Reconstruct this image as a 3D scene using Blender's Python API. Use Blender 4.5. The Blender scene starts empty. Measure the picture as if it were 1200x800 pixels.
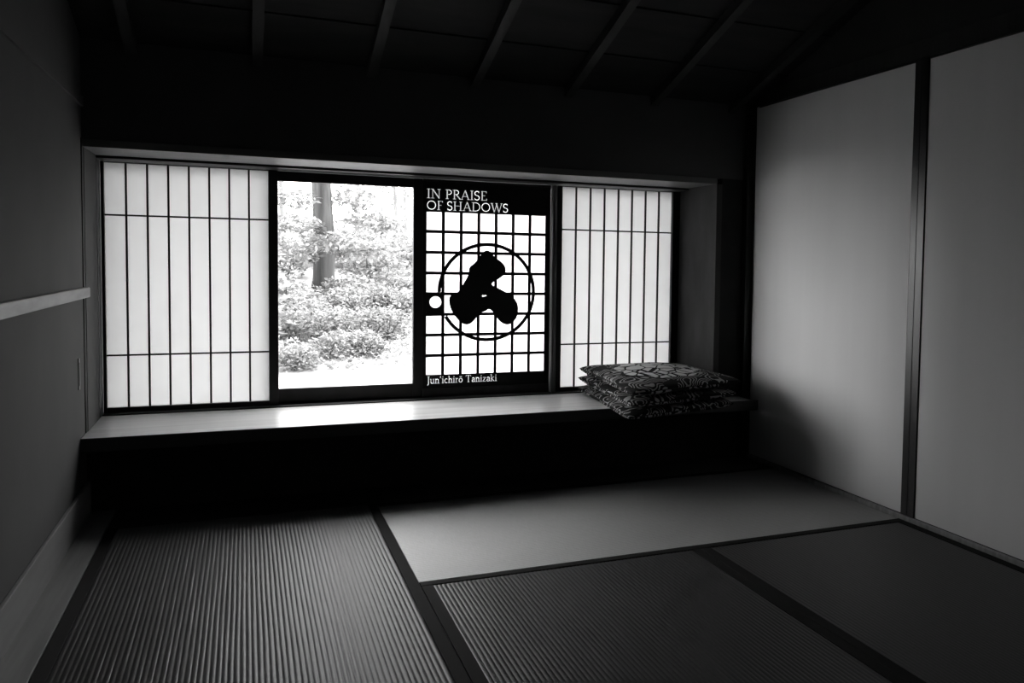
import bpy, bmesh, math, random
from mathutils import Vector, Matrix
from mathutils.geometry import tessellate_polygon
random.seed(7)
S = bpy.context.scene
COL = S.collection
R2 = math.radians

# ------------------------------------------------------------------ camera
cd = bpy.data.cameras.new('camera'); cam = bpy.data.objects.new('camera', cd); COL.objects.link(cam)
S.camera = cam
YAW, PITCH, ROLL, F = -.4126, -.0526, .0163, 1003.85
fw = Vector((-math.sin(YAW)*math.cos(PITCH), math.cos(YAW)*math.cos(PITCH), math.sin(PITCH)))
rt = Vector((math.cos(YAW), math.sin(YAW), 0)); up = rt.cross(fw)
rr = math.cos(ROLL)*rt + math.sin(ROLL)*up; uu = -math.sin(ROLL)*rt + math.cos(ROLL)*up
cam.matrix_world = Matrix(((rr.x, uu.x, -fw.x, -.4682), (rr.y, uu.y, -fw.y, -2.4979), (rr.z, uu.z, -fw.z, .961), (0, 0, 0, 1)))
cd.sensor_width = 36; cd.sensor_fit = 'HORIZONTAL'; cd.lens = F/1200*36
cd.shift_x = -126.5/1200; cd.shift_y = -39.4/1200
cd.clip_start = .02; cd.clip_end = 300

# ------------------------------------------------------------------ view, sky, daylight portal
S.view_settings.view_transform = 'Standard'; S.view_settings.look = 'None'
S.view_settings.gamma = 1; S.view_settings.use_curve_mapping = False
S.view_settings.exposure = 0.0
SKY = 13
w = bpy.data.worlds.new('overcast_sky'); S.world = w; w.use_nodes = True
wn = w.node_tree; bg = wn.nodes['Background']
tc = wn.nodes.new('ShaderNodeTexCoord'); sx = wn.nodes.new('ShaderNodeSeparateXYZ'); mr = wn.nodes.new('ShaderNodeMapRange')
wn.links.new(tc.outputs['Generated'], sx.inputs[0]); wn.links.new(sx.outputs['Z'], mr.inputs['Value'])
mr.inputs['From Min'].default_value = 0; mr.inputs['From Max'].default_value = .9
mr.inputs['To Min'].default_value = SKY*.9; mr.inputs['To Max'].default_value = SKY*1.1
# side lobes added to the sky, left and right, to brighten both side walls
ab = wn.nodes.new('ShaderNodeMath'); ab.operation = 'ABSOLUTE'; wn.links.new(sx.outputs['X'], ab.inputs[0])
m2 = wn.nodes.new('ShaderNodeMapRange'); m2.interpolation_type = 'SMOOTHSTEP'
m2.inputs['From Min'].default_value = .80; m2.inputs['From Max'].default_value = .97; m2.inputs['To Min'].default_value = 0; m2.inputs['To Max'].default_value = SKY*1.6
wn.links.new(ab.outputs[0], m2.inputs['Value'])
ad = wn.nodes.new('ShaderNodeMath'); ad.operation = 'ADD'; wn.links.new(mr.outputs[0], ad.inputs[0]); wn.links.new(m2.outputs[0], ad.inputs[1])
wn.links.new(ad.outputs[0], bg.inputs['Strength']); bg.inputs['Color'].default_value = (1, 1, 1, 1)
ld = bpy.data.lights.new('daylight_portal', 'AREA'); ld.shape = 'RECTANGLE'; ld.size = 2.72; ld.size_y = 1.12
ld.cycles.is_portal = True
lo = bpy.data.objects.new('daylight_portal', ld); COL.objects.link(lo)
lo.location = (.31, 1.69, .84); lo.rotation_euler = (R2(-90), 0, 0)

# bright haze low on the left: very soft sunlight that slants through the clear pane onto the right wall
sd_ = bpy.data.lights.new('soft_sun', 'SUN'); sd_.energy = 3.8; sd_.angle = R2(25)
so_ = bpy.data.objects.new('soft_sun', sd_); COL.objects.link(so_)
so_.rotation_euler = Vector((.88, -.47, -.055)).to_track_quat('-Z', 'Y').to_euler()

# ------------------------------------------------------------------ materials (the photograph is black and white: all greys)
def nodes(name):
    m = bpy.data.materials.new(name); m.use_nodes = True
    nt = m.node_tree; b = nt.nodes['Principled BSDF']
    return m, nt, b
def g(v): return (v, v, v, 1)
def simple(name, v, rough=.6, spec=.5, var=0, scale=(8, 8, 8), bump=0, detail=4):
    m, nt, b = nodes(name)
    b.inputs['Base Color'].default_value = g(v); b.inputs['Roughness'].default_value = rough
    b.inputs['Specular IOR Level'].default_value = spec
    if var or bump:
        t = nt.nodes.new('ShaderNodeTexCoord'); mp = nt.nodes.new('ShaderNodeMapping'); n = nt.nodes.new('ShaderNodeTexNoise')
        mp.inputs['Scale'].default_value = scale; n.inputs['Scale'].default_value = 1; n.inputs['Detail'].default_value = detail
        nt.links.new(t.outputs['Object'], mp.inputs[0]); nt.links.new(mp.outputs[0], n.inputs['Vector'])
        if var:
            r = nt.nodes.new('ShaderNodeMapRange'); r.inputs['From Min'].default_value = .3; r.inputs['From Max'].default_value = .7
            r.inputs['To Min'].default_value = v*(1-var); r.inputs['To Max'].default_value = v*(1+var)
            nt.links.new(n.outputs['Fac'], r.inputs['Value']); nt.links.new(r.outputs[0], b.inputs['Base Color'])
        if bump:
            bp = nt.nodes.new('ShaderNodeBump'); bp.inputs['Strength'].default_value = .5; bp.inputs['Distance'].default_value = bump
            nt.links.new(n.outputs['Fac'], bp.inputs['Height']); nt.links.new(bp.outputs[0], b.inputs['Normal'])
    return m
M = {}
M['dark_wood'] = simple('dark_wood', .016, .5, .3, .4, (20, 20, 3), .0004)
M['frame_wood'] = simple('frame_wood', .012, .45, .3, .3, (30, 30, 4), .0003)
M['ceiling_board'] = simple('ceiling_board', .014, .7, .2, .35, (3, 14, 3), .0006)
M['rafter_wood'] = simple('rafter_wood', .022, .6, .3, .3, (20, 3, 20))
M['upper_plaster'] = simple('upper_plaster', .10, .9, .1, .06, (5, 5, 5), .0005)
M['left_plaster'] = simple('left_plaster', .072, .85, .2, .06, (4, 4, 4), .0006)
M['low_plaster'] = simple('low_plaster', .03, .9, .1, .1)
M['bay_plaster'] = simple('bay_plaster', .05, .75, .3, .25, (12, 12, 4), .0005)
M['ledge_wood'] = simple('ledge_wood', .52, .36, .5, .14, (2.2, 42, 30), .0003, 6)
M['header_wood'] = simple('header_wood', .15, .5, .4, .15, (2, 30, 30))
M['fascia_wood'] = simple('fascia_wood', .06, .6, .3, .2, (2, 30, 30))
M['rail_wood'] = simple('rail_wood', .24, .55, .4, .22, (30, 5, 30), .0004)
M['board_wood'] = simple('board_wood', .20, .5, .4, .18, (40, 2.5, 20), .0003)
M['post_wood'] = simple('post_wood', .2, .35, .6, .3, (40, 40, 3), .0003)
M['border_cloth'] = simple('border_cloth', .010, .85, .15, .2, (300, 300, 300))
M['fusuma_paper'] = simple('fusuma_paper', .66, .7, .3, .035, (1.2, 6, .6), .0010, 3)
M['lacquer'] = simple('lacquer', .008, .3, .5)
M['metal'] = simple('metal', .05, .4, .5)
M['printed_black'] = simple('printed_black', .004, .6, .2)
M['printed_grey'] = simple('printed_grey', .9, .6, .2)
M['roof'] = simple('roof', .12, .8, .2, .2)
M['unseen_wall'] = simple('unseen_wall', .05, .8, .2)
M['bark'] = simple('bark', .042, .9, .2, .5, (14, 14, 1.2), .02)
M['twig'] = simple('twig', .06, .9, .2, .3)

def paper(name, v, trans):
    m, nt, b = nodes(name)
    nt.nodes.remove(b); out = nt.nodes['Material Output']
    t = nt.nodes.new('ShaderNodeBsdfTranslucent'); d = nt.nodes.new('ShaderNodeBsdfDiffuse'); mx = nt.nodes.new('ShaderNodeMixShader')
    tx = nt.nodes.new('ShaderNodeTexCoord'); n = nt.nodes.new('ShaderNodeTexNoise'); n.inputs['Scale'].default_value = 9; n.inputs['Detail'].default_value = 6
    r = nt.nodes.new('ShaderNodeMapRange'); r.inputs['To Min'].default_value = v*.95; r.inputs['To Max'].default_value = v*1.04
    nt.links.new(tx.outputs['Object'], n.inputs['Vector']); nt.links.new(n.outputs['Fac'], r.inputs['Value'])
    nt.links.new(r.outputs[0], t.inputs['Color']); d.inputs['Color'].default_value = g(.6)
    mx.inputs[0].default_value = 1-trans
    nt.links.new(t.outputs[0], mx.inputs[1]); nt.links.new(d.outputs[0], mx.inputs[2]); nt.links.new(mx.outputs[0], out.inputs[0])
    return m
M['shoji_paper'] = paper('shoji_paper', .51, .66)
M['cover_paper'] = paper('cover_paper', .66, .92)

def glass(name):
    m, nt, b = nodes(name); nt.nodes.remove(b); out = nt.nodes['Material Output']
    t = nt.nodes.new('ShaderNodeBsdfTransparent'); t.inputs['Color'].default_value = g(.93)
    gl = nt.nodes.new('ShaderNodeBsdfGlossy'); gl.inputs['Roughness'].default_value = .01
    lw = nt.nodes.new('ShaderNodeLayerWeight'); lw.inputs['Blend'].default_value = .5
    pw = nt.nodes.new('ShaderNodeMath'); pw.operation = 'POWER'; pw.inputs[1].default_value = 5; nt.links.new(lw.outputs['Facing'], pw.inputs[0])
    fr = nt.nodes.new('ShaderNodeMath'); fr.operation = 'MULTIPLY_ADD'; fr.inputs[1].default_value = .5; fr.inputs[2].default_value = .02; nt.links.new(pw.outputs[0], fr.inputs[0])
    mx = nt.nodes.new('ShaderNodeMixShader')
    nt.links.new(fr.outputs[0], mx.inputs[0]); nt.links.new(t.outputs[0], mx.inputs[1]); nt.links.new(gl.outputs[0], mx.inputs[2])
    nt.links.new(mx.outputs[0], out.inputs[0])
    return m
M['glass'] = glass('glass')

def tatami(name, v, tangent, fibre_scale, ior):
    # rush fibres lie across the ribs: the sheen spreads at right angles to them
    m, nt, b = nodes(name)
    b.inputs['Roughness'].default_value = .46; b.inputs['IOR'].default_value = ior
    b.inputs['Anisotropic'].default_value = .85
    cx = nt.nodes.new('ShaderNodeCombineXYZ')
    for i in range(3): cx.inputs[i].default_value = tangent[i]
    nt.links.new(cx.outputs[0], b.inputs['Tangent'])
    t = nt.nodes.new('ShaderNodeTexCoord'); mp = nt.nodes.new('ShaderNodeMapping'); n = nt.nodes.new('ShaderNodeTexNoise')
    mp.inputs['Scale'].default_value = fibre_scale; n.inputs['Scale'].default_value = 1; n.inputs['Detail'].default_value = 3
    nt.links.new(t.outputs['Object'], mp.inputs[0]); nt.links.new(mp.outputs[0], n.inputs['Vector'])
    r = nt.nodes.new('ShaderNodeMapRange'); r.inputs['From Min'].default_value = .3; r.inputs['From Max'].default_value = .7
    r.inputs['To Min'].default_value = v*.8; r.inputs['To Max'].default_value = v*1.2
    nt.links.new(n.outputs['Fac'], r.inputs['Value']); nt.links.new(r.outputs[0], b.inputs['Base Color'])
    return m
M['rush_y_dim'] = tatami('rush_ribs_lengthwise_dim', .036, (0, 1, 0), (25, 300, 1), 1.75)  # same straw, darker and duller: the weaker light is put into its colour
M['rush_x_lit'] = tatami('rush_ribs_sideways_lit', .085, (1, 0, 0), (300, 25, 1), 2.35)  # same straw, paler and glossier: the stronger window light is put into it

def leafy(name, lo, hi):
    m, nt, b = nodes(name); nt.nodes.remove(b); out = nt.nodes['Material Output']
    ge = nt.nodes.new('ShaderNodeNewGeometry'); r = nt.nodes.new('ShaderNodeMapRange')
    r.inputs['To Min'].default_value = lo; r.inputs['To Max'].default_value = hi
    nt.links.new(ge.outputs['Random Per Island'], r.inputs['Value'])
    d = nt.nodes.new('ShaderNodeBsdfDiffuse'); t = nt.nodes.new('ShaderNodeBsdfTranslucent'); mx = nt.nodes.new('ShaderNodeMixShader'); mx.inputs[0].default_value = .45
    for s in (d, t): nt.links.new(r.outputs[0], s.inputs['Color'])
    nt.links.new(d.outputs[0], mx.inputs[1]); nt.links.new(t.outputs[0], mx.inputs[2]); nt.links.new(mx.outputs[0], out.inputs[0])
    return m
M['leaf_pale'] = leafy('leaf_pale', .14, .34)
M['leaf_mid'] = leafy('leaf_mid', .13, .36)
M['leaf_dark'] = leafy('leaf_dark', .04, .16)
M['ground'] = simple('pale_ground', .22, .9, .1, .2, (2, 2, 2), .01)

def zabuton(name, hw, seed):
    # woven cover: dark cloth, a light flower medallion in the middle, scrolling light threads around it
    m, nt, b = nodes(name); L = nt.links.new
    b.inputs['Roughness'].default_value = .85; b.inputs['Specular IOR Level'].default_value = .12
    uv = nt.nodes.new('ShaderNodeUVMap'); uv.uv_map = 'UVMap'
    mp = nt.nodes.new('ShaderNodeMapping'); mp.inputs['Location'].default_value = (seed*3.1, seed*1.7, 0)
    L(uv.outputs[0], mp.inputs[0])
    def mth(op, a=None, bb=None, c=None):
        n = nt.nodes.new('ShaderNodeMath'); n.operation = op
        for i, x in enumerate((a, bb, c)):
            if x is None: continue
            if isinstance(x, (int, float)): n.inputs[i].default_value = x
            else: L(x, n.inputs[i])
        return n.outputs[0]
    # scroll threads: contour lines of a noise field
    n = nt.nodes.new('ShaderNodeTexNoise'); n.inputs['Scale'].default_value = 6.5; n.inputs['Detail'].default_value = 0.6
    L(mp.outputs[0], n.inputs['Vector'])
    st = mth('ABSOLUTE', mth('SINE', mth('MULTIPLY', n.outputs['Fac'], 40.0)))
    scroll = mth('GREATER_THAN', st, .84)
    n2 = nt.nodes.new('ShaderNodeTexNoise'); n2.inputs['Scale'].default_value = 4; L(mp.outputs[0], n2.inputs['Vector'])
    patch = mth('GREATER_THAN', n2.outputs['Fac'], .42)
    scroll = mth('MULTIPLY', scroll, patch)
    # medallion: petals around the middle, dark joints between them
    sp = nt.nodes.new('ShaderNodeSeparateXYZ'); L(uv.outputs[0], sp.inputs[0])
    dx = mth('SUBTRACT', sp.outputs[0], .5); dy = mth('SUBTRACT', sp.outputs[1], .5)
    rad = mth('SQRT', mth('ADD', mth('MULTIPLY', dx, dx), mth('MULTIPLY', dy, dy)))
    ang = mth('ARCTAN2', dy, dx)
    lobed = mth('ADD', .335, mth('MULTIPLY', mth('ABSOLUTE', mth('SINE', mth('MULTIPLY', ang, 4.0))), .045))
    inside = mth('LESS_THAN', rad, lobed)
    vo = nt.nodes.new('ShaderNodeTexVoronoi'); vo.feature = 'DISTANCE_TO_EDGE'; vo.inputs['Scale'].default_value = 8.5
    vo.inputs['Randomness'].default_value = .8
    L(uv.outputs[0], vo.inputs['Vector'])
    petal = mth('GREATER_THAN', vo.outputs['Distance'], .055)
    med = mth('MULTIPLY', inside, petal)
    k = mth('MAXIMUM', med, mth('MULTIPLY', mth('MULTIPLY', scroll, .42), mth('SUBTRACT', 1.0, inside)))
    r = nt.nodes.new('ShaderNodeMapRange'); r.inputs['To Min'].default_value = .006; r.inputs['To Max'].default_value = hw
    L(k, r.inputs['Value']); L(r.outputs[0], b.inputs['Base Color'])
    return m
for i in range(3): M['zabuton%d' % i] = zabuton('patterned_cloth', .60, i)

# ------------------------------------------------------------------ helpers
def link(name, bm, mat, parent=None, kind=None, smooth=False):
    me = bpy.data.meshes.new(name); bm.normal_update(); bm.to_mesh(me); bm.free()
    me.materials.append(M[mat] if isinstance(mat, str) else mat)
    if smooth:
        for p in me.polygons: p.use_smooth = True
    o = bpy.data.objects.new(name, me); COL.objects.link(o)
    if parent: o.parent = parent
    if kind: o['kind'] = kind
    return o
def add_box(bm, x0, x1, y0, y1, z0, z1, bev=0):
    vs = [bm.verts.new((x, y, z)) for x in (x0, x1) for y in (y0, y1) for z in (z0, z1)]
    fs = [bm.faces.new([vs[i] for i in q]) for q in ((0, 1, 3, 2), (4, 6, 7, 5), (0, 4, 5, 1), (2, 3, 7, 6), (0, 2, 6, 4), (1, 5, 7, 3))]
    if bev:
        es = list({e for f in fs for e in f.edges})
        bmesh.ops.bevel(bm, geom=es, offset=bev, segments=2, profile=.6, affect='EDGES')
def box(name, x0, x1, y0, y1, z0, z1, mat, parent=None, kind=None, bev=.0015):
    bm = bmesh.new()
    if parent is not None:
        p = parent.location; x0 -= p.x; x1 -= p.x; y0 -= p.y; y1 -= p.y; z0 -= p.z; z1 -= p.z
    add_box(bm, x0, x1, y0, y1, z0, z1, bev)
    return link(name, bm, mat, parent, kind)
def prism(bm, pts, axis, a0, a1):
    """solid from an outline in the plane square to axis"""
    def P(p, a):
        return {'x': (a, p[0], p[1]), 'y': (p[0], a, p[1]), 'z': (p[0], p[1], a)}[axis]
    v0 = [bm.verts.new(P(p, a0)) for p in pts]; v1 = [bm.verts.new(P(p, a1)) for p in pts]
    n = len(pts)
    tri = tessellate_polygon([[Vector((p[0], p[1], 0)) for p in pts]])
    for t in tri:
        bm.faces.new([v0[i] for i in t]); bm.faces.new([v1[i] for i in reversed(t)])
    for i in range(n):
        j = (i+1) % n; bm.faces.new((v0[i], v0[j], v1[j], v1[i]))
    bmesh.ops.recalc_face_normals(bm, faces=bm.faces[:])
def empty(name, loc, label, cat, group=None):
    o = bpy.data.objects.new(name, None); COL.objects.link(o); o.location = loc
    o.empty_display_size = .1
    o['label'] = label; o['category'] = cat
    if group: o['group'] = group
    return o
def tag(o, label, cat, group=None):
    o['label'] = label; o['category'] = cat
    if group: o['group'] = group
    return o

XL, XR, YB, YF = -1.012, 1.832, 1.175, -3.2     # left wall, right wall, window wall, wall behind the camera
ZL, ZH = .302, 1.352                            # ledge top, underside of the lintel
ZJ, SL = 1.738, .33                             # ceiling where it meets the window wall, its slope
def zc(y): return ZJ+(YB-y)*SL

# ------------------------------------------------------------------ room shell
bm = bmesh.new(); add_box(bm, XL-.15, XR+.15, YF-.15, YB+.12, -.16, -.055)
add_box(bm, XL, XR, YF, -1.832, -.054, 0.0)
add_box(bm, XL, -.002, -1.832, -.914, -.054, 0.0)
link('floor', bm, 'board_wood', kind='structure')
def side_wall(name, x0, x1, mat):
    bm = bmesh.new()
    prism(bm, [(YF, -.1), (YB, -.1), (YB, zc(YB)+.02), (YF, zc(YF)+.02)], 'x', x0, x1)
    return link(name, bm, mat, kind='structure')
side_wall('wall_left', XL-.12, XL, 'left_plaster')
side_wall('wall_right', XR+.03, XR+.15, 'upper_plaster')
bm = bmesh.new(); add_box(bm, XL-.12, XR+.15, YF-.12, YF, -.1, zc(YF)+.02)
link('wall_front', bm, 'unseen_wall', kind='structure')
# window wall: above, below the bay and right of it
bm = bmesh.new()
add_box(bm, XL-.12, XR+.15, YB, YB+.12, ZH+.028, ZJ+.05)
link('wall_back', bm, 'upper_plaster', kind='structure')
bm = bmesh.new()
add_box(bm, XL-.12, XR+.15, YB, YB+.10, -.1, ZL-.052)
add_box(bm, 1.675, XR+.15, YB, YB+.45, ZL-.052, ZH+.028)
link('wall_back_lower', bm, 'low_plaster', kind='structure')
# bay: cheeks, bottom, top
bm = bmesh.new(); add_box(bm, XL-.12, XL, YB+.004, 1.72, ZL-.052, ZH+.2, 0); link('wall_bay_left', bm, 'left_plaster', kind='structure')
bm = bmesh.new(); add_box(bm, 1.645, 1.675, YB-.004, 1.72, ZL-.0, ZH+.0, 0); link('wall_bay_right', bm, 'bay_plaster', kind='structure')
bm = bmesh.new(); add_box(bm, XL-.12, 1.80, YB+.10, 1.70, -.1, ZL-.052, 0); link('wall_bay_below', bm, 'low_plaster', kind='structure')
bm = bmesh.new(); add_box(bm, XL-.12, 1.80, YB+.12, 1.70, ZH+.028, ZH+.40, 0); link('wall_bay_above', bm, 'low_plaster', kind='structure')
# lintel board with its lit underside
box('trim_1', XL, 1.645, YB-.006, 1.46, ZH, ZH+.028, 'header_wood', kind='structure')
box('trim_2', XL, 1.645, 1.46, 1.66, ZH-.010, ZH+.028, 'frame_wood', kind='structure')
# lining strip of the bay opening at the left wall
box('trim_3', XL, XL+.005, YB+.012, 1.469, ZL, ZH, 'left_plaster', kind='structure', bev=.001)
box('trim_4', XL-.001, XL+.003, YB-.024, YB+.011, ZL, ZH+.03, 'printed_black', kind='structure', bev=0)
# sliding track along the ledge under the window panels
box('trim_5', XL+.005, 1.645, 1.516, 1.66, ZL, ZL+.006, 'frame_wood', kind='structure', bev=.001)
# posts
box('trim_6', 1.798, 1.860, YB-.035, YB+.03, 0, zc(YB), 'dark_wood', kind='structure', bev=.003)
# left wall: upper trim, base board, floor edge board
bm = bmesh.new(); prism(bm, [(YF, 1.497), (YB, 1.497), (YB, 1.532), (YF, 1.532)], 'x', XL, XL+.008); link('trim_7', bm, 'left_plaster', kind='structure')
box('baseboard_left', XL, XL+.012, YF, YB, 0, .120, 'board_wood', kind='structure', bev=.003)
box('trim_8', XL, -.921, -.914, YB, -.054, .002, 'board_wood', kind='structure', bev=.002)
box('trim_9', -.918, XR, .926, YB, -.054, -.001, 'dark_wood', kind='structure', bev=.001)
# right wall: floor track, lintel above the sliding doors
box('trim_10', 1.826, XR+.03, YF, YB-.04, -.054, .016, 'rail_wood' and 'post_wood', kind='structure', bev=.002)
bm = bmesh.new(); prism(bm, [(YF, 1.733), (YB-.036, 1.733), (YB-.036, 1.80), (YF, 1.80)], 'x', XR-.004, XR+.03); link('trim_11', bm, 'dark_wood', kind='structure')
bm = bmesh.new(); prism(bm, [(YF, 1.80), (YB-.036, 1.80), (YB-.036, zc(YB-.036)+.02), (YF, zc(YF)+.02)] if zc(YB) > 1.8 else [(YF, 1.80), (.98, 1.80), (YF, zc(YF)+.02)], 'x', XR+.004, XR+.03)
link('wall_right_upper', bm, 'low_plaster', kind='structure')
# ceiling: boards laid crosswise, lapped, on the slope
bm = bmesh.new()
nb = 14
for i in range(nb):
    ya = YB+.05-(YB+.05-YF+.1)*i/nb; yb = YB+.05-(YB+.05-YF+.1)*(i+1)/nb-.02
    lap = .006
    pts = [(ya, zc(ya)+lap), (yb, zc(yb)), (yb, zc(yb)+.02), (ya, zc(ya)+.03)]
    prism(bm, pts, 'x', XL-.1, XR+.15)
prism(bm, [(YB+.1, zc(YB+.1)+.03), (YF-.1, zc(YF-.1)+.03), (YF-.1, zc(YF-.1)+.13), (YB+.1, zc(YB+.1)+.13)], 'x', XL-.15, XR+.2)
link('ceiling', bm, 'ceiling_board', kind='structure')
for k, x in enumerate((-.85, -.42, .01, .44, .87, 1.30, 1.72)):
    bm = bmesh.new()
    prism(bm, [(YB, zc(YB)-.038), (YF, zc(YF)-.038), (YF, zc(YF)+.004), (YB, zc(YB)+.004)], 'x', x-.019, x+.019)
    link('trim_%d' % (12+k), bm, 'rafter_wood', kind='structure')

# ------------------------------------------------------------------ ledge
t = empty('window_ledge', (.3165, 1.3, ZL-.05), 'wide pale wooden ledge running under the whole row of window panels', 'ledge')
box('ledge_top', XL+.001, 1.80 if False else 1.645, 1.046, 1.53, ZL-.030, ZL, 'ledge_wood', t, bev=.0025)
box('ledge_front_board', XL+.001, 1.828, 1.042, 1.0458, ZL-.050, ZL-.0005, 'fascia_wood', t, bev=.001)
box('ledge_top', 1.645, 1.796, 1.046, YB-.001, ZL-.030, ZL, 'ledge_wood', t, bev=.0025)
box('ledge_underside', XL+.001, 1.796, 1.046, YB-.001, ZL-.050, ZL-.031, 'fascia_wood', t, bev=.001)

# ------------------------------------------------------------------ paper screens
def shoji(xp0, xp1, xf0, xf1, label, tilt):
    t = empty('paper_screen', ((xf0+xf1)/2, 1.568, ZL+.006), label, 'sliding screen', 'translucent paper screens in the window row')
    z0, z1 = ZL+.006, ZH-.012
    box('stile', xf0, xp0, 1.553, 1.582, z0, z1, 'frame_wood', t)
    box('stile', xp1, xf1, 1.553, 1.582, z0, z1, 'frame_wood', t)
    box('rail', xp0, xp1, 1.555, 1.580, z0, .328, 'frame_wood', t)
    box('rail', xp0, xp1, 1.555, 1.580, 1.3355, z1, 'frame_wood', t)
    for i in range(1, 8):
        x = xp0+(xp1-xp0)*i/8
        box('vertical_muntin', x-.0040, x+.0040, 1.562, 1.572, .328, 1.3355, 'frame_wood', t, bev=.0006)
    for z in (1.1228, .5448):
        box('horizontal_muntin', xp0, xp1, 1.5635, 1.5705, z-.0036, z+.0036, 'frame_wood', t, bev=.0006)
    box('paper_sheet', xp0, xp1, 1.5735, 1.5742, .328, 1.3355, 'shoji_paper', t, bev=0)
    return t
shoji(-.9938, -.3745, -1.006, -.336, 'left paper screen with eight tall columns of white paper, beside the left wall', 0)
shoji(.984, 1.6016, .958, 1.643, 'right paper screen of narrow white columns behind the stack of floor cushions', 0)

# ------------------------------------------------------------------ glazed sash
W1 = bpy.data.objects.new('window_1', None); COL.objects.link(W1); W1.location = (-.03, 1.60, ZL+.006); W1['kind'] = 'structure'
z0, z1 = ZL+.006, ZH-.012
box('stile', -.380, -.338, 1.586, 1.612, z0, z1, 'frame_wood', W1)
box('stile', .2556, .318, 1.586, 1.612, z0, z1, 'frame_wood', W1)
box('rail', -.338, .2556, 1.587, 1.611, z0, .3744, 'frame_wood', W1)
box('rail', -.338, .2556, 1.587, 1.611, 1.2968, z1, 'frame_wood', W1)
box('glass_pane', -.338, .2556, 1.598, 1.601, .3744, 1.2968, 'glass', W1, bev=0)
# back of the two paper screens and the fixed post
bm = bmesh.new(); add_box(bm, .9295, .958, 1.556, 1.62, z0, z1, .001); add_box(bm, .9300, .9375, 1.546, 1.5555, z0, z1, .001); add_box(bm, .9435, .9520, 1.546, 1.5555, z0, z1, .001)
link('trim_20', bm, 'post_wood', kind='structure')
box('trim_21', -1.03, -1.0062, 1.470, 1.552, ZL+.001, z1, 'frame_wood', kind='structure', bev=.001)

# ------------------------------------------------------------------ lattice panel with title, ring and dark shape
P = empty('cover_panel', (.615, 1.58, z0), 'black bordered lattice panel with white title lettering, a ring and a dark lobed shape', 'panel')
GX0, GX1, GZ0, GZ1 = .314, .902, .4135, 1.1860
ox, oy, oz = P.location
def pbox(name, x0, x1, zz0, zz1, y0=1.5750, y1=1.5775, mat='printed_black', bev=.0003): return box(name, x0, x1, y0, y1, zz0, zz1, mat, P, bev=bev)
pbox('border', .298, GX0, z0+.04, 1.329); pbox('border', GX1, .929, z0+.04, 1.329)
pbox('border', GX0, GX1, GZ1, 1.329); pbox('border', GX0, GX1, z0+.04, GZ0)
box('rail', .298, .929, 1.572, 1.600, z0, z0+.04, 'frame_wood', P); box('rail', .298, .929, 1.572, 1.600, 1.329, z1, 'frame_wood', P)
box('paper_sheet', GX0-.004, GX1+.004, 1.5785, 1.5792, GZ0-.004, GZ1+.004, 'cover_paper', P, bev=0)
cw, ch = (GX1-GX0+.012)/7, (GZ1-GZ0+.012)/8
gx = [GX0-.006+cw*i for i in range(8)]; gz = [GZ0-.006+ch*i for i in range(9)]
for x in gx[1:-1]: pbox('vertical_bar', x-.0074, x+.0074, GZ0, GZ1, 1.5752)
for z in gz[1:-1]: pbox('horizontal_bar', GX0, GX1, z-.0074, z+.0074, 1.5754)
# black pull plate with its round opening
bm = bmesh.new()
px0, px1, pz0, pz1 = GX0, gx[1]+.005, gz[3]-.004, gz[4]+.004
cxk, czk, rk = .358, .760, .028
N = 32
outer = []
for i in range(N):
    a = 2*math.pi*i/N; c, s = math.cos(a), math.sin(a)
    tx = (px1-cxk)/c if c > 1e-6 else ((px0-cxk)/c if c < -1e-6 else 9)
    tz = (pz1-czk)/s if s > 1e-6 else ((pz0-czk)/s if s < -1e-6 else 9)
    k = min(tx, tz); outer.append((cxk+c*k, czk+s*k))
inner = [(cxk+rk*math.cos(2*math.pi*i/N), czk+rk*math.sin(2*math.pi*i/N)) for i in range(N)]
def ringmesh(bm, A, B, y0, y1, skip=lambda p: False):
    n = len(A)
    v = [[bm.verts.new((p[0]-ox, y-oy, p[1]-oz)) for p in L_] for L_ in (A, B) for y in (y0, y1)]
    for i in range(n):
        j = (i+1) % n
        if skip(A[i]) or skip(A[j]): continue
        for a, b in ((0, 2), (2, 3), (3, 1), (1, 0)):
            bm.faces.new((v[a][i], v[a][j], v[b][j], v[b][i]))
    bmesh.ops.recalc_face_normals(bm, faces=bm.faces[:])
ringmesh(bm, outer, inner, 1.5746, 1.5772); link('pull_plate', bm, 'printed_black', P)
# ring
bm = bmesh.new(); RC = (.6095, .8075); N = 96
A = [(RC[0]+.2425*math.cos(2*math.pi*i/N), RC[1]+.2395*math.sin(2*math.pi*i/N)) for i in range(N)]
B = [(RC[0]+.2255*math.cos(2*math.pi*i/N), RC[1]+.2225*math.sin(2*math.pi*i/N)) for i in range(N)]
ringmesh(bm, A, B, 1.5735, 1.5748, lambda p: p[0] < px1 and pz0 < p[1] < pz1); link('ring', bm, 'printed_black', P)
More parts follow.
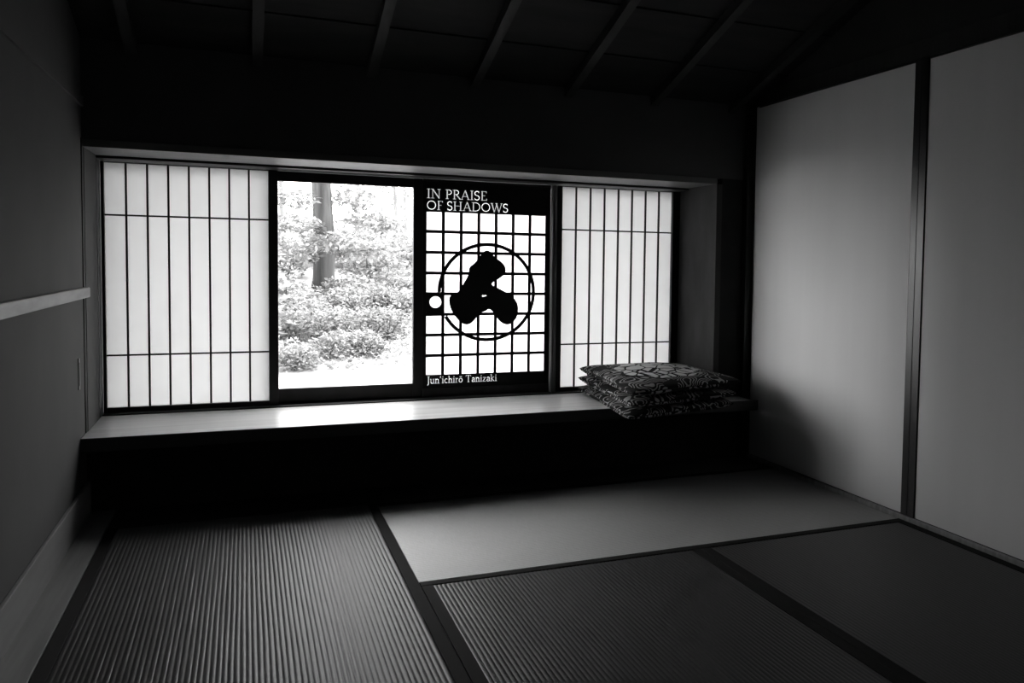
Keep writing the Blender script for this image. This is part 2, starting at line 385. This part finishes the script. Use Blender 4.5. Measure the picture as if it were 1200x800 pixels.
# dark three-lobed shape (plain stand-in), outline smoothed
OUT = [(390, 130), (425, 145), (452, 183), (500, 212), (525, 248), (525, 285), (490, 318), (445, 342), (424, 362), (470, 384), (540, 420), (590, 455), (616, 510), (610, 575), (582, 618), (542, 637), (500, 622), (466, 585), (446, 552), (415, 522), (392, 540), (352, 553), (325, 590), (295, 622), (257, 633), (215, 605), (175, 555), (150, 500), (149, 436), (200, 425), (235, 372), (280, 292), (276, 250), (322, 218), (352, 170)]
def c2w(p):
    u = 500+p[0]/5.714; v = 270+p[1]/5.714
    return (.313+(u-500)*.00421+.0, 1.1045-(v-271)*.004155)
def smooth(pts, it=2):
    for _ in range(it):
        q = []
        for i in range(len(pts)):
            a, b = pts[i], pts[(i+1) % len(pts)]
            q += [(a[0]*.75+b[0]*.25, a[1]*.75+b[1]*.25), (a[0]*.25+b[0]*.75, a[1]*.25+b[1]*.75)]
        pts = q
    return pts
hole = [c2w(p) for p in smooth([(360, 445), (378, 420), (398, 434), (395, 440)], 1)]
so = [c2w(p) for p in smooth(OUT, 2)]
bm = bmesh.new()
polys = [[Vector((p[0], p[1], 0)) for p in so], [Vector((p[0], p[1], 0)) for p in hole]]
allp = so+hole
va = [bm.verts.new((p[0]-ox, 1.5728-oy, p[1]-oz)) for p in allp]; vb = [bm.verts.new((p[0]-ox, 1.5745-oy, p[1]-oz)) for p in allp]
for tr in tessellate_polygon(polys):
    try: bm.faces.new([va[i] for i in tr]); bm.faces.new([vb[i] for i in reversed(tr)])
    except ValueError: pass
for off, n in ((0, len(so)), (len(so), len(hole))):
    for i in range(n):
        a, b = off+i, off+(i+1) % n; bm.faces.new((va[a], va[b], vb[b], vb[a]))
bmesh.ops.recalc_face_normals(bm, faces=bm.faces[:])
link('dark_shape', bm, 'printed_black', P)

# serif lettering drawn with strokes: (points, width); cap height 1
TH, TN, SF = .125, .06, .05
def arc(cx, cy, rx, ry, a0, a1, n=14): return [(cx+rx*math.cos(R2(a0+(a1-a0)*i/n)), cy+ry*math.sin(R2(a0+(a1-a0)*i/n))) for i in range(n+1)]
def serif(x, y, h=.13): return ([(x-h, y), (x+h, y)], SF)
GL = {
 'I': (.36, [([(.18, 0), (.18, 1)], TH), serif(.18, .02), serif(.18, .98)]),
 'N': (.86, [([(.16, 0), (.16, 1)], TN), ([(.16, .98), (.70, .03)], TH), ([(.70, 0), (.70, 1)], TN), serif(.16, .02), serif(.12, .98, .1), serif(.70, .98)]),
 'P': (.62, [([(.18, 0), (.18, 1)], TH), (([(.18, .97), (.33, .97)]+arc(.33, .73, .21, .24, 90, -90)+[(.18, .49)]), .085), serif(.18, .02), serif(.14, .98, .1)]),
 'R': (.70, [([(.18, 0), (.18, 1)], TH), (([(.18, .97), (.33, .97)]+arc(.33, .74, .20, .23, 90, -90)+[(.18, .51)]), .085), ([(.32, .51), (.66, .03)], TH), serif(.18, .02), serif(.14, .98, .1), serif(.68, .02, .08)]),
 'A': (.80, [([(.10, 0), (.40, 1)], TN), ([(.40, 1), (.70, 0)], TH), ([(.20, .34), (.60, .34)], SF), serif(.10, .02, .11), serif(.70, .02, .12)]),
 'S': (.54, [(arc(.27, .74, .19, .23, 40, 180)+arc(.27, .735, .19, .23, 180, 235, 5)+arc(.26, .26, .20, .24, 55, 0, 5)+arc(.26, .26, .20, .24, 0, -150), .10), ([(.43, .98), (.43, .78)], SF), ([(.08, .02), (.08, .22)], SF)]),
 'E': (.60, [([(.18, 0), (.18, 1)], TH), ([(.10, .975), (.54, .975)], SF), ([(.18, .52), (.44, .52)], SF), ([(.10, .025), (.56, .025)], SF), ([(.54, 1), (.54, .82)], SF), ([(.57, 0), (.57, .2)], SF)]),
 'O': (.90, [(arc(.45, .5, .36, .46, 90, 450, 28), .10)]),
 'F': (.56, [([(.18, 0), (.18, 1)], TH), ([(.10, .975), (.52, .975)], SF), ([(.18, .52), (.42, .52)], SF), serif(.18, .02), ([(.52, 1), (.52, .82)], SF)]),
 'H': (.88, [([(.18, 0), (.18, 1)], TH), ([(.70, 0), (.70, 1)], TH), ([(.18, .52), (.70, .52)], SF), serif(.18, .02), serif(.18, .98), serif(.70, .02), serif(.70, .98)]),
 'D': (.86, [([(.18, 0), (.18, 1)], TH), ([(.18, .97), (.36, .97)]+arc(.36, .5, .40, .47, 90, -90, 18)+[(.18, .03)], .085), serif(.13, .98, .1), serif(.13, .02, .1)]),
 'W': (1.12, [([(.10, 1), (.34, 0)], TH), ([(.34, 0), (.58, .95)], TN), ([(.52, 1), (.78, 0)], TH), ([(.78, 0), (1.02, 1)], TN), serif(.10, .98, .11), serif(.54, .98, .1), serif(1.02, .98, .1)]),
 'J': (.36, [([(.20, 1), (.20, 0), (.16, -.14), (.06, -.22)], TH), serif(.20, .98)]),
 'T': (.72, [([(.36, 0), (.36, 1)], TH), ([(.06, .975), (.66, .975)], SF), ([(.06, 1), (.06, .8)], SF), ([(.66, 1), (.66, .8)], SF), serif(.36, .02)]),
 'u': (.60, [([(.14, .62), (.14, .2)]+arc(.29, .18, .15, .15, 180, 300), .10), ([(.46, .62), (.46, 0)], .10), serif(.10, .62, .07), serif(.42, .62, .07), serif(.50, .02, .06)]),
 'n': (.60, [([(.14, .62), (.14, 0)], .10), ([(.14, .44)]+arc(.30, .44, .15, .16, 160, 0)+[(.45, 0)], .10), serif(.14, .02), serif(.10, .62, .07), serif(.46, .02)]),
 "'": (.26, [([(.12, 1.0), (.13, .84), (.08, .74)], .08)]),
 'i': (.30, [([(.15, .62), (.15, 0)], .10), ([(.11, .87), (.20, .87)], .10), serif(.15, .02), serif(.11, .62, .07)]),
 'c': (.48, [(arc(.27, .31, .19, .29, 50, 310, 18), .09)]),
 'h': (.60, [([(.14, 1), (.14, 0)], .10), ([(.14, .44)]+arc(.30, .44, .15, .16, 160, 0)+[(.45, 0)], .10), serif(.14, .02), serif(.10, .98, .07), serif(.46, .02)]),
 'r': (.42, [([(.14, .62), (.14, 0)], .10), ([(.14, .42), (.24, .58), (.36, .58)], .09), serif(.15, .02), serif(.10, .62, .07)]),
 'o': (.56, [(arc(.28, .31, .20, .28, 90, 450, 22), .09)]),
 'a': (.52, [([(.12, .5)]+arc(.26, .44, .14, .16, 140, 0)+[(.40, .08), (.48, .03)], .09), (arc(.24, .17, .14, .15, 60, 330, 14), .08)]),
 'z': (.50, [([(.08, .58), (.42, .58)], .07), ([(.40, .58), (.08, .04)], .09), ([(.06, .04), (.44, .04)], .07)]),
 'k': (.58, [([(.14, 1), (.14, 0)], .10), ([(.14, .28), (.42, .60)], .06), ([(.22, .36), (.48, .02)], .10), serif(.14, .02), serif(.10, .98, .07), serif(.50, .02, .06), serif(.42, .61, .07)]),
 ' ': (.34, []),
}
GL['\u014d'] = (.56, GL['o'][1]+[([(.14, .82), (.42, .82)], .07)])
def lettering(name, s, x, z, h, wide, y=1.5740):
    """stroke letters on the panel, cap height h, whole line made exactly wide"""
    tot = sum(GL[c][0] for c in s); kx = wide/tot
    bm = bmesh.new(); cx = x; d = .0006
    for c in s:
        adv, strokes = GL[c]
        for k, (pts, wd) in enumerate(strokes):
            wd = wd*h*.85
            q = [Vector((cx+p[0]*kx, z+p[1]*h)) for p in pts]
            for a, b in zip(q, q[1:]):
                v = (b-a)
                if v.length < 1e-7: continue
                v.normalize(); n = Vector((-v.y, v.x))*wd/2; e = v*wd*.12
                yy = y-d-.00003*k
                f = [a-n-e, b-n+e, b+n+e, a+n-e]
                lo_ = [bm.verts.new((p.x-ox, yy-oy, p.y-oz)) for p in f]; hi_ = [bm.verts.new((p.x-ox, y+.0008-oy, p.y-oz)) for p in f]
                bm.faces.new(lo_)
                for i in range(4): bm.faces.new((lo_[i], lo_[(i+1) % 4], hi_[(i+1) % 4], hi_[i]))
        cx += adv*kx
    o = link(name, bm, LET, P)
    return o
LET, nt, b = nodes('white_print_glow')
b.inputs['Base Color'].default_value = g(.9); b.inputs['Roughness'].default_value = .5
# printed letters given their own glow, else they read black against the backlight
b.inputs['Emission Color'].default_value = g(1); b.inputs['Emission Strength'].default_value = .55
def line(name, text, x, z, h, wide):
    tot = sum(GL[c][0] for c in text); cx = x
    for wd in text.split(' '):
        ww = sum(GL[c][0] for c in wd)*wide/tot
        lettering(name, wd, cx, z, h, ww); cx += ww+GL[' '][0]*wide/tot
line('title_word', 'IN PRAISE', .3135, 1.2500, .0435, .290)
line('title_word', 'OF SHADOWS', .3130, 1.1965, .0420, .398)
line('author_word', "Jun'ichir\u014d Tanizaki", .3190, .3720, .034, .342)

# ------------------------------------------------------------------ floor cushions
def zab(idx, corners, zs, thick, sag, label):
    """soft square cushion: corners F,R,B,L in plan, seam heights zs at these corners"""
    n = 36
    cx = sum(c[0] for c in corners)/4; cy = sum(c[1] for c in corners)/4; cz = min(zs)
    t = empty('floor_cushion', (cx, cy, cz), label, 'cushion', 'stacked floor cushions on the ledge')
    bm = bmesh.new(); uvl = bm.loops.layers.uv.new('UVMap')
    def base(u, v):
        # edges bow inwards a little between the pointed corners
        F_, R_, B_, L_ = [Vector((c[0], c[1], z)) for c, z in zip(corners, zs)]
        p = F_*(1-u)*(1-v)+R_*u*(1-v)+B_*u*v+L_*(1-u)*v
        bow = .010
        ex = R_-F_; ey = L_-F_; ex.normalize(); ey.normalize()
        p -= ex*bow*((2*u-1))*math.sin(math.pi*v)**.8 ; p -= ey*bow*((2*v-1))*math.sin(math.pi*u)**.8
        return p
    def prof(u, v):
        a = 1-abs(2*u-1)**5; b_ = 1-abs(2*v-1)**5
        return (max(a, 0)*max(b_, 0))**.40
    grids = []
    for side in (1, -1):
        G = []
        for j in range(n+1):
            row = []
            for i in range(n+1):
                # finer spacing at the edges
                u = .5-.5*math.cos(math.pi*i/n); v = .5-.5*math.cos(math.pi*j/n)
                p = base(u, v); h = prof(u, v)
                wr = .0022*math.sin(17*u+9*v+idx*2)*math.sin(14*v-6*u+idx)
                mid = math.exp(-((u-.5)**2+(v-.5)**2)/.10)
                ou = (2*u-1); ov = (2*v-1); ro = .016*math.sin(math.pi*min(h, 1)*.8)
                p += (Vector((corners[1][0]-corners[0][0], corners[1][1]-corners[0][1], 0)).normalized()*ou*abs(ou)**9+Vector((corners[3][0]-corners[0][0], corners[3][1]-corners[0][1], 0)).normalized()*ov*abs(ov)**9)*ro
                p.z += side*(thick*.5*h+wr*h)+(sag*mid if side > 0 else 0)-(.5*sag*0)
                if side < 0: p.z = p.z
                row.append((p, u, v))
            G.append(row)
        grids.append(G)
    V = [[[None]*(n+1) for _ in range(n+1)] for _ in range(2)]
    for j in range(n+1):
        for i in range(n+1):
            p, u, v = grids[0][j][i]; V[0][j][i] = bm.verts.new((p.x-cx, p.y-cy, p.z-cz))
            if i in (0, n) or j in (0, n): V[1][j][i] = V[0][j][i]
            else:
                p = grids[1][j][i][0]; V[1][j][i] = bm.verts.new((p.x-cx, p.y-cy, p.z-cz))
    for s in (0, 1):
        for j in range(n):
            for i in range(n):
                q = [(j, i), (j, i+1), (j+1, i+1), (j+1, i)]
                if s: q = q[::-1]
                f = bm.faces.new([V[s][a][b] for a, b in q])
                for lp, (a, b) in zip(f.loops, q): lp[uvl].uv = (grids[0][a][b][1]+s*1.0, grids[0][a][b][2])
    link('cover', bm, 'zabuton%d' % idx, t, smooth=True)
    # piped seam around the edge
    pts = []
    for i in range(48): pts.append(base(i/48, 0))
    for i in range(48): pts.append(base(1, i/48))
    for i in range(48): pts.append(base(1-i/48, 1))
    for i in range(48): pts.append(base(0, 1-i/48))
    bm = bmesh.new(); rings = []
    for i, p in enumerate(pts):
        d = (pts[(i+1) % len(pts)]-pts[i-1]).normalized(); n1 = d.cross(Vector((0, 0, 1))).normalized(); n2 = d.cross(n1)
        rings.append([bm.verts.new(p+(n1*math.cos(a)+n2*math.sin(a))*.0028-Vector((cx, cy, cz))) for a in [k*math.pi/3 for k in range(6)]])
    for i in range(len(rings)):
        a, b = rings[i], rings[(i+1) % len(rings)]
        for k in range(6): bm.faces.new((a[k], a[(k+1) % 6], b[(k+1) % 6], b[k]))
    link('seam', bm, 'border_cloth', t, smooth=True)
    return t
dz = .047
zab(0, [(1.030, .805), (1.600, .900), (1.610, 1.490), (1.062, 1.520)], [.300, .318, .330, .330], .056, 0, 'patterned floor cushion at the bottom of the stack, resting on the wooden ledge')
zab(1, [(1.040, .805), (1.615, .905), (1.605, 1.495), (1.072, 1.525)], [.352, .364, .378, .378], .056, 0, 'patterned floor cushion in the middle of the stack of three')
zab(2, [(1.048, .810), (1.655, .930), (1.615, 1.500), (1.080, 1.528)], [.403, .414, .426, .424], .060, .022, 'patterned floor cushion on top of the stack, pale flower medallion upward')

# ------------------------------------------------------------------ straw mats
def mat(x0, x1, y0, y1, along, label, nribs, hem):
    """along: axis the ribs run along; cloth borders on the two long sides"""
    t = empty('straw_mat', ((x0+x1)/2, (y0+y1)/2, -.052), label, 'tatami mat', 'straw floor mats')
    X, Y, Z = t.location
    g_ = .0015; x0 += g_; x1 -= g_; y0 += g_; y1 -= g_
    box('core', x0, x1, y0, y1, -.052, -.004, 'board_wood', t, bev=.002)
    if along == 'y': a0, a1, b0, b1 = x0+hem, x1-hem, y0, y1
    else: a0, a1, b0, b1 = y0+hem, y1-hem, x0, x1
    bm = bmesh.new(); per = 8; n = nribs*per; nl = 24
    rows = []
    rnd = random.Random(int(abs(x0*100)+abs(y0*37)))
    ph = [rnd.uniform(0, 6.28) for _ in range(nribs+1)]
    for j in range(nl+1):
        b_ = b0+(b1-b0)*j/nl; row = []
        for i in range(n+1):
            a = a0+(a1-a0)*i/n; k = i/per
            h = abs(math.sin(math.pi*k))**.8*.0012
            a_ = a+.0006*math.sin(b_*9+ph[min(int(k), nribs)])
            row.append(bm.verts.new((a_-X, b_-Y, -.0022+h-Z) if along == 'y' else (b_-X, a_-Y, -.0022+h-Z)))
        rows.append(row)
    for j in range(nl):
        for i in range(n): bm.faces.new((rows[j][i], rows[j][i+1], rows[j+1][i+1], rows[j+1][i]))
    bmesh.ops.recalc_face_normals(bm, faces=bm.faces[:])
    bm.normal_update()
    if sum(f.normal.z for f in bm.faces) < 0: bmesh.ops.reverse_faces(bm, faces=bm.faces[:])
    link('woven_surface', bm, 'rush_y_dim' if along == 'y' else 'rush_x_lit', t, smooth=True)
    if along == 'y':
        box('cloth_border', x0, x0+hem, y0, y1, -.0045, .0008, 'border_cloth', t, bev=.0012)
        box('cloth_border', x1-hem, x1, y0, y1, -.0045, .0008, 'border_cloth', t, bev=.0012)
    else:
        box('cloth_border', x0, x1, y0, y0+hem, -.0045, .0008, 'border_cloth', t, bev=.0012)
        box('cloth_border', x0, x1, y1-hem, y1, -.0045, .0008, 'border_cloth', t, bev=.0012)
    return t
mat(-.9205, .000, -.912, .924, 'y', 'left straw mat with ribs running toward the window, along the floorboard by the left wall', 66, .034)
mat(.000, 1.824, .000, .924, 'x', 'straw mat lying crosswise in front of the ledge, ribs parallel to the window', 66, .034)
mat(.000, .9385, -1.830, .000, 'y', 'front middle straw mat, between the left mat and the dark right mat', 68, .034)
mat(.9385, 1.824, -1.830, .000, 'y', 'front right straw mat, dark, beside the second sliding door', 64, .034)

# ------------------------------------------------------------------ sliding doors on the right wall
def door(n, y0, y1, x):
    o = bpy.data.objects.new('door_%d' % n, None); COL.objects.link(o); o.location = (x, (y0+y1)/2, .016); o['kind'] = 'structure'
    box('door_panel', x+.004, x+.022, y0+.02, y1-.006, .018, 1.731, 'fusuma_paper', o, bev=.001)
    box('door_stile', x-.001, x+.025, y0, y0+.034, .017, 1.732, 'lacquer', o)
    if n == 1: box('door_stile', x-.001, x+.025, y1-.010, y1, .017, 1.732, 'lacquer', o)
    else: box('door_stile', x-.001, x+.025, y1-.036, y1, .017, 1.732, 'lacquer', o)
    box('door_rail', x+.001, x+.024, y0+.034, y1-.036, .017, .0195, 'lacquer', o, bev=.0005)
    box('door_rail', x+.001, x+.024, y0+.034, y1-.036, 1.725, 1.732, 'lacquer', o, bev=.001)
door(1, .004, YB-.036, 1.832)
door(2, -1.17, .003, 1.832)
door(3, -2.36, -1.171, 1.832)

# ------------------------------------------------------------------ left wall fittings
bm = bmesh.new()
L_ = []
for (y, z0_, z1_) in ((YF, .806, .846), (YB-.004, .803, .840)):
    L_.append([bm.verts.new((x, y, z)) for x, z in ((XL, z0_), (XL+.020, z0_), (XL+.020, z1_), (XL, z1_))])
for i in range(4): bm.faces.new((L_[0][i], L_[0][(i+1) % 4], L_[1][(i+1) % 4], L_[1][i]))
bm.faces.new(L_[0]); bm.faces.new(L_[1][::-1]); bmesh.ops.recalc_face_normals(bm, faces=bm.faces[:])
bmesh.ops.bevel(bm, geom=bm.edges[:], offset=.002, segments=2, affect='EDGES')
tag(link('wall_rail', bm, 'rail_wood'), 'pale wooden rail fixed along the left wall at half height', 'rail')
t = empty('door_pull', (XL, 1.032, .48), 'narrow dark vertical pull set in the left wall below the rail', 'pull')
bm = bmesh.new(); add_box(bm, 0, .0035, -.012, .012, 0, .112, .0015); link('plate', bm, 'metal', t)
bm = bmesh.new(); add_box(bm, .0035, .0050, -.005, .005, .014, .098, .0006); link('grip', bm, 'lacquer', t)

# ------------------------------------------------------------------ outside
def gz_(x, y): return -.42 if y < 8 else -.42+(y-8)*.115+.04*math.sin(x*.9+y*.7)*min(1, (y-8)/3)
bm = bmesh.new(); nx, ny = 40, 50; rows = []
for j in range(ny+1):
    y = 1.9+(j/ny)**1.5*34
    rows.append([bm.verts.new((-14+34*i/nx, y, gz_(-14+34*i/nx, y)+.02*math.sin(i*2.1+j*1.3))) for i in range(nx+1)])
for j in range(ny):
    for i in range(nx): bm.faces.new((rows[j][i], rows[j][i+1], rows[j+1][i+1], rows[j+1][i]))
link('ground', bm, 'ground', kind='structure', smooth=True)
bm = bmesh.new(); prism(bm, [(1.70, 1.86), (2.20, 1.72), (2.20, 1.76), (1.70, 1.92)], 'x', -2.2, 3.0); link('roof_eave', bm, 'roof', kind='structure')
bm = bmesh.new(); add_box(bm, -3.0, XL-.12, 1.3, 1.42, -.42, 2.2); add_box(bm, 1.98, 4.0, 1.3, 1.42, -.42, 2.2); add_box(bm, -3, 4, 1.3, 1.42, 1.76, 2.2)
add_box(bm, -3.0, 4.0, 1.58, 1.70, -.42, -.1)
link('wall_outside', bm, 'unseen_wall', kind='structure')

def tube(bm, pts, rads, n=10, origin=Vector((0, 0, 0))):
    rings = []
    for i, p in enumerate(pts):
        d = (pts[min(i+1, len(pts)-1)]-pts[max(i-1, 0)]).normalized()
        n1 = d.orthogonal().normalized() if i == 0 else (n1-d*n1.dot(d)).normalized()
        n2 = d.cross(n1)
        rings.append([bm.verts.new(p-origin+(n1*math.cos(2*math.pi*k/n)+n2*math.sin(2*math.pi*k/n))*rads[i]) for k in range(n)])
    for a, b in zip(rings, rings[1:]):
        for k in range(n): bm.faces.new((a[k], a[(k+1) % n], b[(k+1) % n], b[k]))
    bm.faces.new(rings[0][::-1]); bm.faces.new(rings[-1])
def leaf(bm, p, s, rnd, flat=.5):
    """pointed leaf folded along its midrib"""
    d = Vector((rnd.gauss(0, 1), rnd.gauss(0, 1), rnd.gauss(0, .5))).normalized()
    n = Vector((rnd.gauss(0, flat), rnd.gauss(0, flat), 1)).normalized(); sd = d.cross(n).normalized(); n = sd.cross(d)
    a = bm.verts.new(p); b = bm.verts.new(p+d*s*.5+sd*s*.28+n*s*.06); c = bm.verts.new(p+d*s); e = bm.verts.new(p+d*s*.5-sd*s*.28+n*s*.06)
    bm.faces.new((a, b, c)); bm.faces.new((a, c, e))
def foliage(root, clumps, count, size, mat, rnd, flat=.5):
    bm = bmesh.new(); O = root.location; tw = sum(c[3]*c[4]*c[5] for c in clumps)
    for (x, y, z, a, b_, c_) in [c[:6] for c in clumps]:
        k = int(count*a*b_*c_/tw)
        for _ in range(k):
            v = Vector((rnd.gauss(0, 1), rnd.gauss(0, 1), rnd.gauss(0, 1))).normalized()*rnd.uniform(.25, 1)**.5
            leaf(bm, Vector((x+v.x*a, y+v.y*b_, z+v.z*c_))-O, size*rnd.uniform(.6, 1.4), rnd, flat)
    return link('foliage', bm, mat, root)
def pos(u, v, y):
    """world point at distance y seen through the window at photo pixel u, v (used once to choose spots)"""
    d = rr*(u-600-126.5)/F+uu*(400-39.4-v)/F+fw
    c = Vector((-.4682, -2.4979, .961)); k = (y-c.y)/d.y; return c+d*k
rnd = random.Random(11)
# big tree
p = pos(378, 343, 14); gzz = gz_(p.x, p.y)
T = empty('tall_tree', (p.x, p.y, gzz), 'tree with a thick straight trunk seen through the clear glass pane', 'tree')
bm = bmesh.new(); O = T.location
pts = [Vector((p.x+.03*math.sin(i*.8), p.y, gzz-.1+i*.45)) for i in range(12)]
tube(bm, pts, [.25]+[.19-.006*i for i in range(11)], 14, O); link('trunk', bm, 'bark', T, smooth=True)
for (z, dx, dy, dzz) in ((2.6, -1.3, -.8, .45), (2.7, 1.4, -.9, .4), (3.2, -1.5, .2, .5), (3.6, 1.2, .2, .7)):
    bm = bmesh.new(); q = [Vector((p.x+dx*t_, p.y+dy*t_, z+dzz*t_+.1*math.sin(t_*5))) for t_ in (0, .25, .5, .75, 1)]
    tube(bm, q, [.05, .04, .03, .02, .01], 7, O); link('branch', bm, 'twig', T, smooth=True)
cl = []
for (u, v, y, a, c_) in ((345, 262, 13.2, .5, .17), (382, 280, 13.0, .4, .12), (405, 287, 12.8, .7, .13), (343, 232, 13.4, .4, .2), (425, 294, 12.9, .9, .09), (415, 232, 14.2, .5, .22), (440, 260, 14.3, .6, .2), (348, 300, 13.3, .4, .16)):
    q = pos(u, v, y); cl.append((q.x, q.y, q.z, a, .5, c_))
cl += [(p.x-.6, p.y-.2, 3.4, 1.6, 1.3, .6), (p.x+.7, p.y, 4.3, 1.5, 1.3, .7)]
foliage(T, cl[:8], 2600, .11, 'leaf_pale', rnd); 
bm = bmesh.new()
foliage(T, cl[8:], 1500, .14, 'leaf_mid', rnd)
q = pos(375, 268, 12.7); foliage(T, [(q.x, q.y, q.z, .16, .2, .12)], 45, .13, 'leaf_dark', rnd)
bm.free()
# slender trees behind
for k, (u, y, r_, h_) in enumerate(((462, 20.5, .07, 4.4), (474, 24, .07, 4.8), (332, 21, .07, 4.4), (420, 27, .10, 5.4), (448, 30, .09, 5.6))):
    q = pos(u, 300, y); gg = gz_(q.x, q.y)
    lab = ('slim pale tree at the right edge of the clear pane', 'thinnest distant tree, farthest right in the clear pane', 'slim tree left of the thick trunk beyond the glass',
           'pale far tree just right of the thick trunk', 'far slender tree between the thick trunk and the slim pair at right')[k]
    t = empty('slender_tree', (q.x, q.y, gg), lab, 'tree', 'slender trees beyond the window')
    bm = bmesh.new(); tube(bm, [Vector((q.x+.05*math.sin(i+k), q.y, gg-.1+h_*i/7)) for i in range(8)], [r_*(1-.08*i) for i in range(8)], 8, t.location)
    link('trunk', bm, simple('pale_bark', .16, .9, .2, .3, (10, 10, 2)) if k == 0 else bpy.data.materials['pale_bark'], t, smooth=True)
    foliage(t, [(q.x+rnd.uniform(-.9, .9), q.y+rnd.uniform(-.6, .6), gg+h_*f_, .9, .7, .45) for f_ in (.35, .45, .55, .68, .8, .95)], 1500, .12, 'leaf_pale', rnd)
# shrubs on the slope
spots = [(335, 330, 12.3, .6, 'm'), (352, 352, 11.2, .42, 'p'), (402, 345, 13.0, .5, 'm'), (430, 336, 15.6, .7, 'p'), (468, 340, 13.4, .6, 'p'), (402, 372, 11.2, .5, 'm'),
         (440, 366, 11.6, .6, 'm'), (472, 372, 11.4, .5, 'p'), (340, 388, 9.6, .5, 'm'), (372, 384, 10.2, .5, 'p'), (415, 396, 9.8, .45, 'p'), (455, 396, 9.9, .45, 'p'),
         (345, 420, 8.3, .34, 'p'), (385, 415, 8.8, .34, 'p'), (432, 412, 9.0, .3, 'p'), (335, 300, 16.4, .9, 'p'), (372, 305, 18.2, 1.0, 'p'), (412, 310, 17.6, .9, 'p'), (450, 308, 18.4, .9, 'p'), (488, 316, 16.6, .9, 'p')]
desc = ['at the left edge of the pane, level with the trunk base', 'just left below the foot of the thick trunk', 'right of the thick trunk base', 'on the slope in the middle right of the pane', 'at the right edge of the pane, upper slope', 'dark leaved, right of the trunk base',
        'dark leaved, right middle of the pane', 'at the right edge, middle of the slope', 'at the left edge, low on the slope', 'below the trunk, low on the slope', 'low in the middle of the pane', 'low near the right side of the pane',
        'lowest one in the left corner of the pane', 'lowest one under the trunk, by the white ground', 'small, nearest the white ground on the right', 'far up the slope at the left edge', 'far up the slope directly behind the trunk', 'far up the slope right of the trunk', 'far up the slope near the slim trees', 'far up the slope at the right edge']
for k, (u, v, y, r_, m_) in enumerate(spots):
    q = pos(u, v, y); gg = gz_(q.x, q.y)
    t = empty('shrub', (q.x, q.y, gg), 'leafy shrub outside, '+desc[k], 'shrub', 'shrubs on the slope outside')
    bm = bmesh.new()
    for s in range(4):
        a = s*1.57+k; tube(bm, [Vector((q.x, q.y, gg-.03)), Vector((q.x+.15*r_*math.cos(a), q.y+.15*r_*math.sin(a), gg+.3*r_)), Vector((q.x+.5*r_*math.cos(a), q.y+.4*r_*math.sin(a), gg+.75*r_))], [.014, .010, .005], 5, t.location)
    link('stems', bm, 'twig', t)
    foliage(t, [(q.x+rnd.uniform(-.4, .4)*r_, q.y+rnd.uniform(-.3, .3)*r_, gg+r_*f_, r_*.8, r_*.55, r_*.42) for f_ in (.35, .5, .7)], 1100 if y < 15 else 1300, .062*(y/10), 'leaf_pale' if m_ == 'p' else 'leaf_mid', rnd)
    if k in (5, 6, 8): foliage(t, [(q.x, q.y-.3*r_, gg+.45*r_, r_*.4, r_*.2, r_*.2)], 70, .09, 'leaf_dark', rnd)
# woods beyond, to either side of what the pane frames
bm = bmesh.new()
for _ in range(22000):
    y = rnd.uniform(9, 21); x = rnd.choice((rnd.uniform(-3.5, .02), rnd.uniform(-10, .02), 6.2+(y-9)*.42+rnd.uniform(0, 4)))
    leaf(bm, Vector((x, y, gz_(x, y)+abs(rnd.gauss(0, .55+.05*(y-9))))), .17*rnd.uniform(.6, 1.4), rnd)
o = link('woodland', bm, 'leaf_pale', kind='stuff'); tag(o, 'leafy woodland undergrowth to both sides of the slope outside', 'plants')
# low ground cover
bm = bmesh.new()
for _ in range(5000):
    y = rnd.uniform(8.2, 13.5); q = pos(rnd.uniform(315, 495), 400, y); leaf(bm, Vector((q.x, y, gz_(q.x, y)+rnd.uniform(.0, .10))), .07*rnd.uniform(.5, 1.3), rnd)
o = link('ground_cover', bm, 'leaf_pale', kind='stuff'); tag(o, 'low pale leafy ground cover on the slope outside the window', 'plants')
